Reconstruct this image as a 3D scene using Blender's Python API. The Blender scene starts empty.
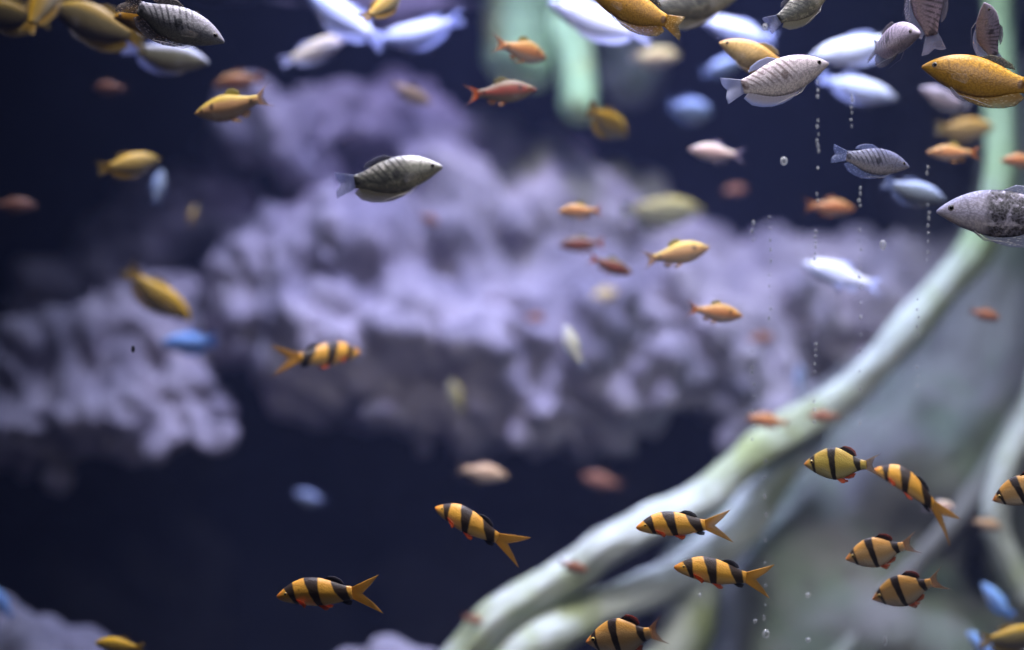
import bpy, bmesh, math, random
from mathutils import Vector, Matrix, noise

random.seed(7)
SC = bpy.context.scene
COL = SC.collection
PI = math.pi
CAM_Z = 0.62                 # lens height above the tank floor
FPX = 50.0 / 36.0 * 1024     # focal length in pixels of the 1024 x 650 frame
SURF_Z = CAM_Z + 0.422       # height of the water surface
GLASS_Y = 1.195              # inner face of the viewing pane


def at(px, py, d):
    return Vector(((px - 512) * d / FPX, d, CAM_Z + (325 - py) * d / FPX))


# ------------------------------------------------------------------ helpers
def link(name, me, mat=None, parent=None, smooth=True):
    o = bpy.data.objects.new(name, me)
    COL.objects.link(o)
    if mat is not None:
        me.materials.append(mat)
    if smooth:
        me.polygons.foreach_set('use_smooth', [True] * len(me.polygons))
    if parent is not None:
        o.parent = parent
    return o


def from_bm(name, bm, mat=None, parent=None, smooth=True):
    me = bpy.data.meshes.new(name)
    bm.normal_update()
    bm.to_mesh(me)
    bm.free()
    return link(name, me, mat, parent, smooth)


def thing(name, label, cat, loc, group=None, rot=(0, 0, 0)):
    o = bpy.data.objects.new(name, None)
    o.empty_display_size = 0.02
    COL.objects.link(o)
    o.location = loc
    o.rotation_euler = rot
    return tag(o, label, cat, group)


def tag(o, label, cat, group=None, kind=None):
    o['label'] = label
    o['category'] = cat
    if group:
        o['group'] = group
    if kind:
        o['kind'] = kind
    return o


class NT:
    """small node-tree writer"""
    def __init__(self, name):
        self.m = bpy.data.materials.new(name)
        self.m.use_nodes = True
        self.t = self.m.node_tree
        self.t.nodes.clear()
        self.out = self.n('ShaderNodeOutputMaterial')

    def n(self, kind, **kw):
        nd = self.t.nodes.new(kind)
        for k, v in kw.items():
            setattr(nd, k, v)
        return nd

    def l(self, a, b):
        self.t.links.new(a, b)

    def put(self, sock, v):
        if hasattr(v, 'is_linked'):
            self.l(v, sock)
        else:
            sock.default_value = v

    def math(self, op, a, b=0.0, c=None, clamp=False):
        nd = self.n('ShaderNodeMath', operation=op, use_clamp=clamp)
        self.put(nd.inputs[0], a)
        self.put(nd.inputs[1], b)
        if c is not None:
            self.put(nd.inputs[2], c)
        return nd.outputs[0]

    def step(self, v, lo, hi, a=0.0, b=1.0):
        nd = self.n('ShaderNodeMapRange', interpolation_type='SMOOTHSTEP')
        self.put(nd.inputs['Value'], v)
        nd.inputs['From Min'].default_value = lo
        nd.inputs['From Max'].default_value = hi
        nd.inputs['To Min'].default_value = a
        nd.inputs['To Max'].default_value = b
        return nd.outputs[0]

    def mix(self, f, a, b, mode='MIX'):
        nd = self.n('ShaderNodeMix', data_type='RGBA', blend_type=mode)
        self.put(nd.inputs[0], f)
        for i, v in ((6, a), (7, b)):
            if hasattr(v, 'is_linked'):
                self.l(v, nd.inputs[i])
            else:
                nd.inputs[i].default_value = (*v[:3], 1)
        return nd.outputs[2]

    def noise(self, vec, scale, detail=3.0, rough=0.55):
        nd = self.n('ShaderNodeTexNoise')
        if vec is not None:
            self.l(vec, nd.inputs['Vector'])
        nd.inputs['Scale'].default_value = scale
        nd.inputs['Detail'].default_value = detail
        nd.inputs['Roughness'].default_value = rough
        return nd.outputs['Fac']

    def mapping(self, vec, scale=(1, 1, 1), loc=(0, 0, 0)):
        nd = self.n('ShaderNodeMapping')
        self.l(vec, nd.inputs['Vector'])
        nd.inputs['Scale'].default_value = scale
        nd.inputs['Location'].default_value = loc
        return nd.outputs[0]

    def bsdf(self, color, rough=0.5, spec=0.4, metal=0.0, bump=None, bstr=0.3, bdist=0.002):
        p = self.n('ShaderNodeBsdfPrincipled')
        if hasattr(color, 'is_linked'):
            self.l(color, p.inputs['Base Color'])
        else:
            p.inputs['Base Color'].default_value = (*color[:3], 1)
        p.inputs['Roughness'].default_value = rough
        p.inputs['Specular IOR Level'].default_value = spec
        p.inputs['Metallic'].default_value = metal
        if bump is not None:
            b = self.n('ShaderNodeBump')
            b.inputs['Strength'].default_value = bstr
            b.inputs['Distance'].default_value = bdist
            self.l(bump, b.inputs['Height'])
            self.l(b.outputs[0], p.inputs['Normal'])
        return p.outputs[0]

    def done(self, sh):
        self.l(sh, self.out.inputs['Surface'])
        return self.m


# ------------------------------------------------------------------ materials
def plain(name, color, rough=0.6, spec=0.3):
    t = NT(name)
    return t.done(t.bsdf(color, rough, spec))


def rock_mat(name, c0, c1, scale=9.0):
    t = NT(name)
    co = t.n('ShaderNodeTexCoord').outputs['Object']
    a = t.step(t.noise(co, scale, 6, 0.6), 0.35, 0.65)
    b = t.step(t.noise(co, scale * 4, 5, 0.6), 0.4, 0.7)
    c = t.mix(t.math('MULTIPLY', b, 0.5), t.mix(a, c0, c1), [x * 0.55 for x in c0])
    h = t.noise(co, 45, 6, 0.65)
    return t.done(t.bsdf(c, 0.9, 0.1, bump=h, bstr=0.7, bdist=0.012))


def wood_mat(name, pale, green, dark, lo=0.42, hi=0.66, moss=None):
    t = NT(name)
    co = t.n('ShaderNodeTexCoord').outputs['Object']
    a = t.step(t.noise(co, 7, 5, 0.6), lo, hi)
    b = t.step(t.noise(t.mapping(co, (1, 1, 0.35)), 26, 5, 0.6), 0.5, 0.72)
    c = t.mix(a, pale, green)
    c = t.mix(t.math('MULTIPLY', b, 0.6), c, dark)
    if moss:            # a coat of green algae on the upper limb
        s = t.n('ShaderNodeSeparateXYZ')
        t.l(co, s.inputs[0])
        k = t.step(t.math('ADD', s.outputs[2], t.math('MULTIPLY', a, .06)), moss[0], moss[1], 0.0, 0.8)
        c = t.mix(k, c, moss[2])
    h = t.noise(co, 60, 5, 0.6)
    return t.done(t.bsdf(c, 0.8, 0.15, bump=h, bstr=0.5, bdist=0.006))


_cache = {}


def body_mat(kind, back, mid, belly, mark=(0.012, 0.011, 0.015), rough=0.45, metal=0.0, seed=0.0, blotch=0.0):
    """fish skin; u runs from snout to tail root, v from belly to back"""
    key = ('b', kind, back, mid, belly, mark, rough, metal, seed, blotch)
    if key in _cache:
        return _cache[key]
    t = NT('skin_' + kind)
    uv = t.n('ShaderNodeUVMap', uv_map='UVMap').outputs[0]
    sep = t.n('ShaderNodeSeparateXYZ')
    t.l(uv, sep.inputs[0])
    u, v = sep.outputs[0], sep.outputs[1]
    uvs = t.mapping(uv, (1, 0.45, 1), (seed * 3.1, seed * 1.7, seed))
    nz = t.noise(uvs, 9, 4)
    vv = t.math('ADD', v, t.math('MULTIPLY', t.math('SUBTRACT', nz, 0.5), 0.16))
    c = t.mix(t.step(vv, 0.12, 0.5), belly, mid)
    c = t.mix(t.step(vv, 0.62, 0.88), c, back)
    vor = t.n('ShaderNodeTexVoronoi')
    t.l(t.mapping(uv, (52, 20, 1)), vor.inputs['Vector'])
    vor.inputs['Scale'].default_value = 1.0
    sc = vor.outputs['Distance']
    bstr = 0.25
    if kind in ('loach', 'tiger'):
        bands = ((0.215, 0.046), (0.52, 0.068), (0.88, 0.078)) if kind == 'loach' else \
                ((0.155, 0.032), (0.47, 0.052), (0.87, 0.048))
        skew = 0.10 if kind == 'loach' else 0.04
        uu = t.math('ADD', u, t.math('MULTIPLY', t.math('SUBTRACT', v, 0.5), skew))
        uu = t.math('ADD', uu, t.math('MULTIPLY', t.math('SUBTRACT', nz, 0.5), 0.03))
        f = None
        for cc, w in bands:
            wv = t.math('MULTIPLY', t.math('MULTIPLY_ADD', v, 0.75, 0.6), w)
            d = t.math('SUBTRACT', t.math('ABSOLUTE', t.math('SUBTRACT', uu, cc)), wv)
            b = t.step(d, -0.012, 0.012, 1.0, 0.0)
            f = b if f is None else t.math('MAXIMUM', f, b)
        # orange snout and throat
        c = t.mix(t.step(u, 0.02, 0.13, 0.55, 0.0), c, (0.85, 0.20, 0.02))
        c = t.mix(t.math('MULTIPLY', f, 0.97), c, mark)
    elif kind in ('opaline', 'gold'):
        # mottled bars, stronger towards the tail; gill edge; two dark spots
        uu = t.math('ADD', u, t.math('MULTIPLY', v, -0.22))
        wave = t.math('SINE', t.math('MULTIPLY', uu, 88.0))
        n2 = t.noise(t.mapping(uv, (1, 0.5, 1), (seed, 4.0 + seed, 0)), 7, 3)
        f = t.math('MULTIPLY', t.step(wave, -0.2, 0.9), t.step(n2, 0.30, 0.50))
        f = t.math('MULTIPLY', f, t.step(u, 0.30, 0.50))
        f = t.math('MULTIPLY', f, t.step(v, 0.2, 0.5))
        blot = t.math('MULTIPLY', t.step(n2, 0.50, 0.62), t.step(u, 0.34, 0.62))
        blot = t.math('MULTIPLY', blot, t.step(v, 0.25, 0.55))
        amt = 0.85 if kind == 'opaline' else 0.25
        c = t.mix(t.math('MULTIPLY', t.math('MAXIMUM', f, t.math('MULTIPLY', blot, 0.7)), amt), c, mark)
        if blotch:
            k = t.math('MULTIPLY', t.step(u, 0.36, 0.44), t.step(t.noise(t.mapping(uv, (1, 0.5, 1), (2.2, seed, 0)), 11, 4), 0.36, 0.52))
            c = t.mix(t.math('MULTIPLY', k, blotch), c, mark)
        for su, sv, r in ((0.53, 0.52, 0.05), (0.965, 0.5, 0.045)):
            if kind == 'gold' and su < 0.6:
                continue
            du = t.math('SUBTRACT', u, su)
            dv = t.math('MULTIPLY', t.math('SUBTRACT', v, sv), 0.30 if su < 0.6 else 0.13)
            d = t.math('SQRT', t.math('ADD', t.math('MULTIPLY', du, du), t.math('MULTIPLY', dv, dv)))
            c = t.mix(t.step(d, r * 0.55, r, 0.9, 0.0), c, mark)
        g = t.math('ABSOLUTE', t.math('SUBTRACT', t.math('ADD', u, t.math('MULTIPLY', t.math('ABSOLUTE', t.math('SUBTRACT', v, 0.45)), 0.12)), 0.27))
        c = t.mix(t.step(g, 0.004, 0.016, 0.4, 0.0), c, [x * 0.35 for x in mid])
        c = t.mix(t.math('MULTIPLY', t.step(sc, 0.35, 0.75), 0.5), c, [x * 0.4 for x in mid])
        bstr = 0.15
    elif kind == 'barb':
        # red flank stripe is the mid colour; dark shoulder mark and tail spot
        for su, sv, r, k in ((0.29, 0.62, 0.045, 0.35), (0.90, 0.5, 0.035, 0.2)):
            du = t.math('SUBTRACT', u, su)
            dv = t.math('MULTIPLY', t.math('SUBTRACT', v, sv), k * 0.6)
            d = t.math('SQRT', t.math('ADD', t.math('MULTIPLY', du, du), t.math('MULTIPLY', dv, dv)))
            c = t.mix(t.step(d, r * 0.5, r, 0.85, 0.0), c, mark)
        c = t.mix(t.math('MULTIPLY', t.step(sc, 0.4, 0.8), 0.35), c, [x * 0.5 for x in mid])
    sh = t.bsdf(c, rough, 0.45, metal, bump=sc, bstr=bstr, bdist=0.0012)
    _cache[key] = t.done(sh)
    return _cache[key]


def fin_mat(color, edge, alpha=0.75, seed=0.0, spots=False):
    key = ('f', color, edge, alpha, spots)
    if key in _cache:
        return _cache[key]
    t = NT('fin_web')
    uv = t.n('ShaderNodeUVMap', uv_map='UVMap').outputs[0]
    sep = t.n('ShaderNodeSeparateXYZ')
    t.l(uv, sep.inputs[0])
    u, v = sep.outputs[0], sep.outputs[1]
    rays = t.step(t.math('SINE', t.math('MULTIPLY', u, 95.0)), -0.4, 0.8)
    c = t.mix(t.step(v, 0.45, 0.95), color, edge)
    c = t.mix(t.math('MULTIPLY', rays, 0.35), c, [x * 0.5 for x in color])
    a = t.math('SUBTRACT', t.math('ADD', alpha, t.math('MULTIPLY', rays, 0.16 * alpha)), t.math('MULTIPLY', v, alpha * 0.35), clamp=True)
    if spots:
        vor = t.n('ShaderNodeTexVoronoi')
        t.l(t.mapping(uv, (13, 7, 1)), vor.inputs['Vector'])
        vor.inputs['Scale'].default_value = 1.0
        c = t.mix(t.step(vor.outputs['Distance'], 0.18, 0.38, 0.85, 0.0), c, [min(1, x * 2.2 + 0.08) for x in edge])
    p = t.bsdf(c, 0.45, 0.3)
    tl = t.n('ShaderNodeBsdfTranslucent')
    t.l(c, tl.inputs[0])
    m1 = t.n('ShaderNodeMixShader')
    m1.inputs[0].default_value = 0.4
    t.l(p, m1.inputs[1])
    t.l(tl.outputs[0], m1.inputs[2])
    tr = t.n('ShaderNodeBsdfTransparent')
    m2 = t.n('ShaderNodeMixShader')
    t.l(a, m2.inputs[0])
    t.l(tr.outputs[0], m2.inputs[1])
    t.l(m1.outputs[0], m2.inputs[2])
    _cache[key] = t.done(m2.outputs[0])
    return _cache[key]


# ------------------------------------------------------------------ fish builder
PROFILE = {   # u, top, bottom, half width -- all in standard lengths
    'loach': [(0, 0.008, -0.017, 0.008), (0.04, 0.044, -0.05, 0.03), (0.12, 0.102, -0.083, 0.055), (0.22, 0.159, -0.11, 0.072), (0.36, 0.202, -0.139, 0.085), (0.5, 0.205, -0.156, 0.088), (0.65, 0.179, -0.151, 0.08), (0.8, 0.132, -0.124, 0.06), (0.92, 0.093, -0.093, 0.038), (1, 0.081, -0.081, 0.024)],
    'tiger': [(0, .004, -.016, .012), (.05, .050, -.056, .036), (.14, .128, -.122, .060), (.26, .205, -.190, .080),
              (.40, .262, -.240, .090), (.53, .266, -.252, .088), (.67, .208, -.204, .072), (.8, .130, -.132, .052),
              (.92, .082, -.082, .034), (1, .072, -.072, .022)],
    'gourami': [(0, .012, -.014, .012), (.035, .044, -.036, .032), (.11, .098, -.080, .054), (.21, .148, -.132, .070),
                (.33, .184, -.176, .082), (.48, .196, -.208, .084), (.62, .178, -.204, .074), (.76, .138, -.168, .054),
                (.9, .090, -.108, .032), (1, .072, -.080, .020)],
    'barb': [(0, 0.004, -0.013, 0.01), (0.05, 0.043, -0.048, 0.034), (0.14, 0.102, -0.099, 0.06), (0.26, 0.158, -0.151, 0.08), (0.4, 0.194, -0.186, 0.09), (0.53, 0.192, -0.19, 0.088), (0.67, 0.151, -0.158, 0.072), (0.8, 0.106, -0.108, 0.052), (0.92, 0.073, -0.076, 0.034), (1, 0.067, -0.067, 0.022)],
}
TAIL = {'loach': .39, 'tiger': .27, 'gourami': .22, 'barb': .26}


def samp(prof, u):
    """smooth interpolation of the profile rows"""
    n = len(prof)
    i = 0
    while i < n - 2 and u > prof[i + 1][0]:
        i += 1
    p0, p1, p2, p3 = prof[max(i - 1, 0)], prof[i], prof[i + 1], prof[min(i + 2, n - 1)]
    h = p2[0] - p1[0]
    s = min(max((u - p1[0]) / h, 0), 1)
    out = []
    for k in (1, 2, 3):
        m1 = (p2[k] - p0[k]) / max(p2[0] - p0[0], 1e-6) * h
        m2 = (p3[k] - p1[k]) / max(p3[0] - p1[0], 1e-6) * h
        a = (2 * s**3 - 3 * s**2 + 1) * p1[k] + (s**3 - 2 * s**2 + s) * m1 + (-2 * s**3 + 3 * s**2) * p2[k] + (s**3 - s**2) * m2
        out.append(a)
    return out


class Fish:
    def __init__(self, kind, L, bend=0.0, lift=0.0):
        self.kind, self.L, self.b, self.lift = kind, L, bend, lift
        self.S = L / (1 + TAIL[kind])          # standard length
        self.prof = PROFILE[kind]

    def pt(self, u, y, z):
        """u: 0 snout .. 1 tail root .. beyond; returns local point, nose to +X"""
        S = self.S
        w = max(u - 0.25, 0.0)
        off, ang = self.b * w * w, math.atan(2 * self.b * w)
        x = (0.5 + TAIL[self.kind] * 0.5 - u) * S
        return Vector((x - math.sin(ang) * y * S * -1, (off + y * math.cos(ang)) * S, (z + self.lift * w * w) * S))

    def body(self, name, mat, parent, nu=30, nr=18):
        bm = bmesh.new()
        uvl = bm.loops.layers.uv.new('UVMap')
        rings, info = [], {}
        for i in range(nu + 1):
            u = (i / nu) ** 1.25
            tp, bt, hw = samp(self.prof, u)
            cz, hz = (tp + bt) / 2, (tp - bt) / 2
            ring = []
            for j in range(nr):
                a = 2 * PI * j / nr
                cy, sz = math.cos(a), math.sin(a)
                # keel narrower towards back and belly edges
                y = hw * math.copysign(abs(cy) ** 1.15, cy)
                v = bm.verts.new(self.pt(u, y, cz + hz * sz))
                info[v] = (u, 0.5 + 0.5 * sz)
                ring.append(v)
            rings.append(ring)
        for i in range(nu):
            for j in range(nr):
                bm.faces.new((rings[i][j], rings[i][(j + 1) % nr], rings[i + 1][(j + 1) % nr], rings[i + 1][j]))
        for ring in (rings[0], rings[-1]):
            bm.faces.new(ring)
        bmesh.ops.recalc_face_normals(bm, faces=bm.faces)
        for f in bm.faces:
            for lp in f.loops:
                lp[uvl].uv = info[lp.vert]
        return from_bm(name, bm, mat, parent)

    def fin(self, name, base, tip, mat, parent, y0=0.0, y1=0.0, ns=12, nt=5, curl=0.0, thick=0.006):
        """base / tip: polylines of (u, z); y grows from y0 at the base to y1 at the tip"""
        def along(pl, s):
            k = s * (len(pl) - 1)
            i = min(int(k), len(pl) - 2)
            f = k - i
            return [pl[i][c] * (1 - f) + pl[i + 1][c] * f for c in (0, 1)]
        bm = bmesh.new()
        uvl = bm.loops.layers.uv.new('UVMap')
        info, sides = {}, []
        for sd in (1, -1):
            g = []
            for a in range(ns + 1):
                row = []
                for b in range(nt + 1):
                    s, t = a / ns, b / nt
                    p, q = along(base, s), along(tip, s)
                    u, z = p[0] * (1 - t) + q[0] * t, p[1] * (1 - t) + q[1] * t
                    y = y0 * (1 - t) + y1 * t + curl * t * t * math.sin(s * PI * 1.6) + sd * thick * (1 - 0.85 * t) * 0.5
                    v = bm.verts.new(self.pt(u, y, z))
                    info[v] = (s, t)
                    row.append(v)
                g.append(row)
            sides.append(g)
            for a in range(ns):
                for b in range(nt):
                    q = (g[a][b], g[a + 1][b], g[a + 1][b + 1], g[a][b + 1])
                    bm.faces.new(q if sd > 0 else q[::-1])
        A, B = sides
        rim = [(a, 0) for a in range(ns)] + [(ns, b) for b in range(nt)] + [(a, nt) for a in range(ns, 0, -1)] + [(0, b) for b in range(nt, 0, -1)]
        for k in range(len(rim)):
            (a, b), (c, d) = rim[k], rim[(k + 1) % len(rim)]
            bm.faces.new((A[a][b], B[a][b], B[c][d], A[c][d]))
        bmesh.ops.recalc_face_normals(bm, faces=bm.faces)
        for f in bm.faces:
            for lp in f.loops:
                lp[uvl].uv = info[lp.vert]
        return from_bm(name, bm, mat, parent)

    def feeler(self, name, pts, r, mat, parent):
        path = [self.pt(*p) for p in pts]
        bm = bmesh.new()
        prev = None
        n = len(path)
        for i, p in enumerate(path):
            d = (path[min(i + 1, n - 1)] - path[max(i - 1, 0)]).normalized()
            e = d.cross(Vector((0, 1, 0.2))).normalized()
            f = d.cross(e)
            rr = r * self.S * (1 - 0.7 * i / (n - 1))
            ring = [bm.verts.new(p + (e * math.cos(k * PI / 3) + f * math.sin(k * PI / 3)) * rr) for k in range(6)]
            if prev:
                for k in range(6):
                    bm.faces.new((prev[k], prev[(k + 1) % 6], ring[(k + 1) % 6], ring[k]))
            prev = ring
        return from_bm(name, bm, mat, parent)

    def eye(self, u, z, r, white, dark, parent, pupil=True):
        tp, bt, hw = samp(self.prof, u)
        cz, hz = (tp + bt) / 2, (tp - bt) / 2
        cs = math.sqrt(max(1 - ((z - cz) / hz) ** 2, 0.05))
        y = hw * cs ** 1.15
        for sd in (1, -1):
            def ball(rad, out, name, mat, par):
                bm = bmesh.new()
                bmesh.ops.create_uvsphere(bm, u_segments=14, v_segments=9, radius=rad * self.S)
                bmesh.ops.scale(bm, vec=(1, 0.5, 1), verts=bm.verts)
                bmesh.ops.translate(bm, vec=self.pt(u, sd * (y + out), z), verts=bm.verts)
                return from_bm(name, bm, mat, par)
            e = ball(r, -r * 0.15, 'eye', white, parent)
            if pupil:
                ball(r * 0.62, r * 0.18, 'pupil', dark, e)


GOLD_EYE = plain('eye_gold', (0.55, 0.36, 0.10), 0.2, 0.6)
PALE_EYE = plain('eye_silver', (0.24, 0.21, 0.19), 0.2, 0.6)
FEELER = plain('feeler_white', (0.45, 0.42, 0.42), 0.5, 0.3)
BLACK = plain('pupil_black', (0.004, 0.004, 0.005), 0.1, 0.7)

CLEAR = ((0.5, 0.45, 0.42), (0.5, 0.48, 0.5), 0.07)


def make_fish(kind, style, label, cat, px, py, d, lpx, face, pitch, group, yaw=0, bend=0.0, lift=0.0, roll=0, detail=True, name=None, seed=0.0):
    """face: 'R' or 'L'; pitch: nose up in degrees; yaw: turned away from the pane (+) or towards it (-)"""
    L = lpx * d / FPX / max(abs(math.cos(math.radians(yaw))), 0.25)
    sg = 1 if face == 'R' else -1
    turn = Matrix.Rotation(-sg * math.radians(pitch), 3, 'Y') @ Matrix.Rotation(math.radians(yaw if face == 'R' else 180 - yaw), 3, 'Z') @ Matrix.Rotation(math.radians(roll), 3, 'X')
    root = thing(name or {'loach': 'clown_loach', 'tiger': 'tiger_barb', 'gourami': 'gourami', 'barb': 'gold_barb'}[kind],
                 label, cat, at(px, py, d), group, tuple(turn.to_euler()))
    F = Fish(kind, L, bend, lift)
    st = STYLES[style]
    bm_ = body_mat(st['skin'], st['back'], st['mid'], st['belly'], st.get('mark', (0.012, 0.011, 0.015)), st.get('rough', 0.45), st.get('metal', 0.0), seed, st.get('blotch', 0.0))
    F.body('body', bm_, root)
    fc = fin_mat(*st['fin'], spots=st.get('spots', False))
    df = fin_mat(*st.get('dorsal', st['fin']), spots=st.get('spots', False))
    rf = fin_mat(*st.get('red', st['fin']))
    af = fin_mat(*st.get('anal', st['fin']), spots=st.get('spots', False))
    cf = fin_mat(*st.get('pect', CLEAR))
    P = lambda u: samp(F.prof, u)
    top = lambda u, k=0.985: (u, P(u)[0] * k - 0.004)
    bot = lambda u, k=0.985: (u, P(u)[1] * k + 0.004)
    side = 1 if detail else 0
    if kind in ('loach', 'barb', 'tiger'):
        h = {'loach': .245, 'barb': .19, 'tiger': .20}[kind]
        T = 1 + TAIL[kind]
        F.fin('tail_fin', [(.97, .062), (.985, .03), (.985, 0), (.985, -.03), (.97, -.062)],
              [(T - .01, h), (T - .12, .12), (T - (.25 if kind == 'loach' else .17), 0), (T - .12, -.12), (T - .01, -h)], fc, root, ns=16, nt=6, curl=0.02, thick=0.012)
        if kind == 'tiger':
            F.fin('dorsal_fin', [top(.56), top(.64), top(.72), top(.80)], [(.66, .295), (.76, .27), (.83, .215), (.85, .14)], df, root, thick=0.014)
            F.fin('anal_fin', [bot(.62), bot(.70), bot(.78)], [(.71, -.23), (.79, -.21), (.83, -.14)], rf, root, thick=0.012)
        elif kind == 'loach':
            F.fin('dorsal_fin', [top(.63), top(.70), top(.77), top(.85)], [(.72, .215), (.80, .205), (.87, .165), (.90, .115)], df, root, thick=0.014)
            F.fin('anal_fin', [bot(.83), bot(.88), bot(.93)], [(.91, -.150), (.97, -.150), (.99, -.10)], df, root, thick=0.012)
        else:
            F.fin('dorsal_fin', [top(.46), top(.54), top(.62), top(.68)], [(.55, .265), (.63, .255), (.70, .215), (.73, .16)], df, root, thick=0.012)
            F.fin('anal_fin', [bot(.68), bot(.74), bot(.80)], [(.77, -.22), (.83, -.20), (.87, -.13)], rf, root, thick=0.012)
        for sd in (1, -1):
            pb = .52 if kind != 'loach' else .54
            F.fin('pelvic_fin', [(pb, P(pb)[1] * .93), (pb + .035, P(pb)[1] * .93), (pb + .07, P(pb + .07)[1] * .93)],
                  [(pb + .10, P(pb)[1] - .045), (pb + .145, P(pb)[1] - .04), (pb + .16, P(pb)[1] - .01)], rf, root,
                  y0=sd * .03, y1=sd * .075, ns=6, nt=4, thick=0.010)
            w = P(.28)[2]
            F.fin('pectoral_fin', [(.27, -.045), (.285, -.065), (.30, -.085)], [(.40, -.075), (.43, -.115), (.40, -.15)], rf if kind == 'loach' else cf, root,
                  y0=sd * (w * .93), y1=sd * (w + .07), ns=6, nt=4, thick=0.008)
    else:
        T = 1 + TAIL[kind]
        F.fin('tail_fin', [(.97, .066), (.985, .03), (.985, 0), (.985, -.03), (.97, -.070)],
              [(T - .01, .145), (T - .02, .07), (T - .055, 0), (T, -.075), (T, -.15)], fc, root, ns=16, nt=6, curl=0.03, thick=0.012)
        F.fin('dorsal_fin', [top(.52), top(.60), top(.68), top(.75)], [(.63, .235), (.75, .222), (.85, .180), (.89, .125)], df, root, thick=0.012)
        F.fin('anal_fin', [bot(u_) for u_ in (.36, .46, .56, .66, .76, .86, .96)],
              [(.40, -.21), (.50, -.262), (.61, -.288), (.72, -.290), (.84, -.268), (.95, -.220), (1.02, -.13)], af, root, ns=24, thick=0.012)
        for sd in (1, -1):
            w = P(.28)[2]
            F.fin('pectoral_fin', [(.27, -.03), (.285, -.055), (.30, -.08)], [(.42, -.03), (.46, -.085), (.43, -.13)], cf, root,
                  y0=sd * (w * .93), y1=sd * (w + .08), ns=6, nt=4, thick=0.008)
            F.feeler('pelvic_fin', [(.31, sd * .03, P(.31)[1] + .01), (.40, sd * .06, P(.40)[1] - .035), (.55, sd * .075, -.25), (.72, sd * .085, -.285)],
                     .005, FEELER, root)
    if detail:
        ez = {'loach': .03, 'tiger': .035, 'gourami': .03, 'barb': .03}[kind]
        eu = {'loach': .135, 'tiger': .135, 'gourami': .115, 'barb': .13}[kind]
        er = {'loach': .020, 'tiger': .033, 'gourami': .028, 'barb': .032}[kind]
        F.eye(eu, ez, er, GOLD_EYE if kind != 'gourami' else PALE_EYE, BLACK, root)
    else:
        F.eye(.13, .03, .032, BLACK, BLACK, root, pupil=False)
    return root


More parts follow.
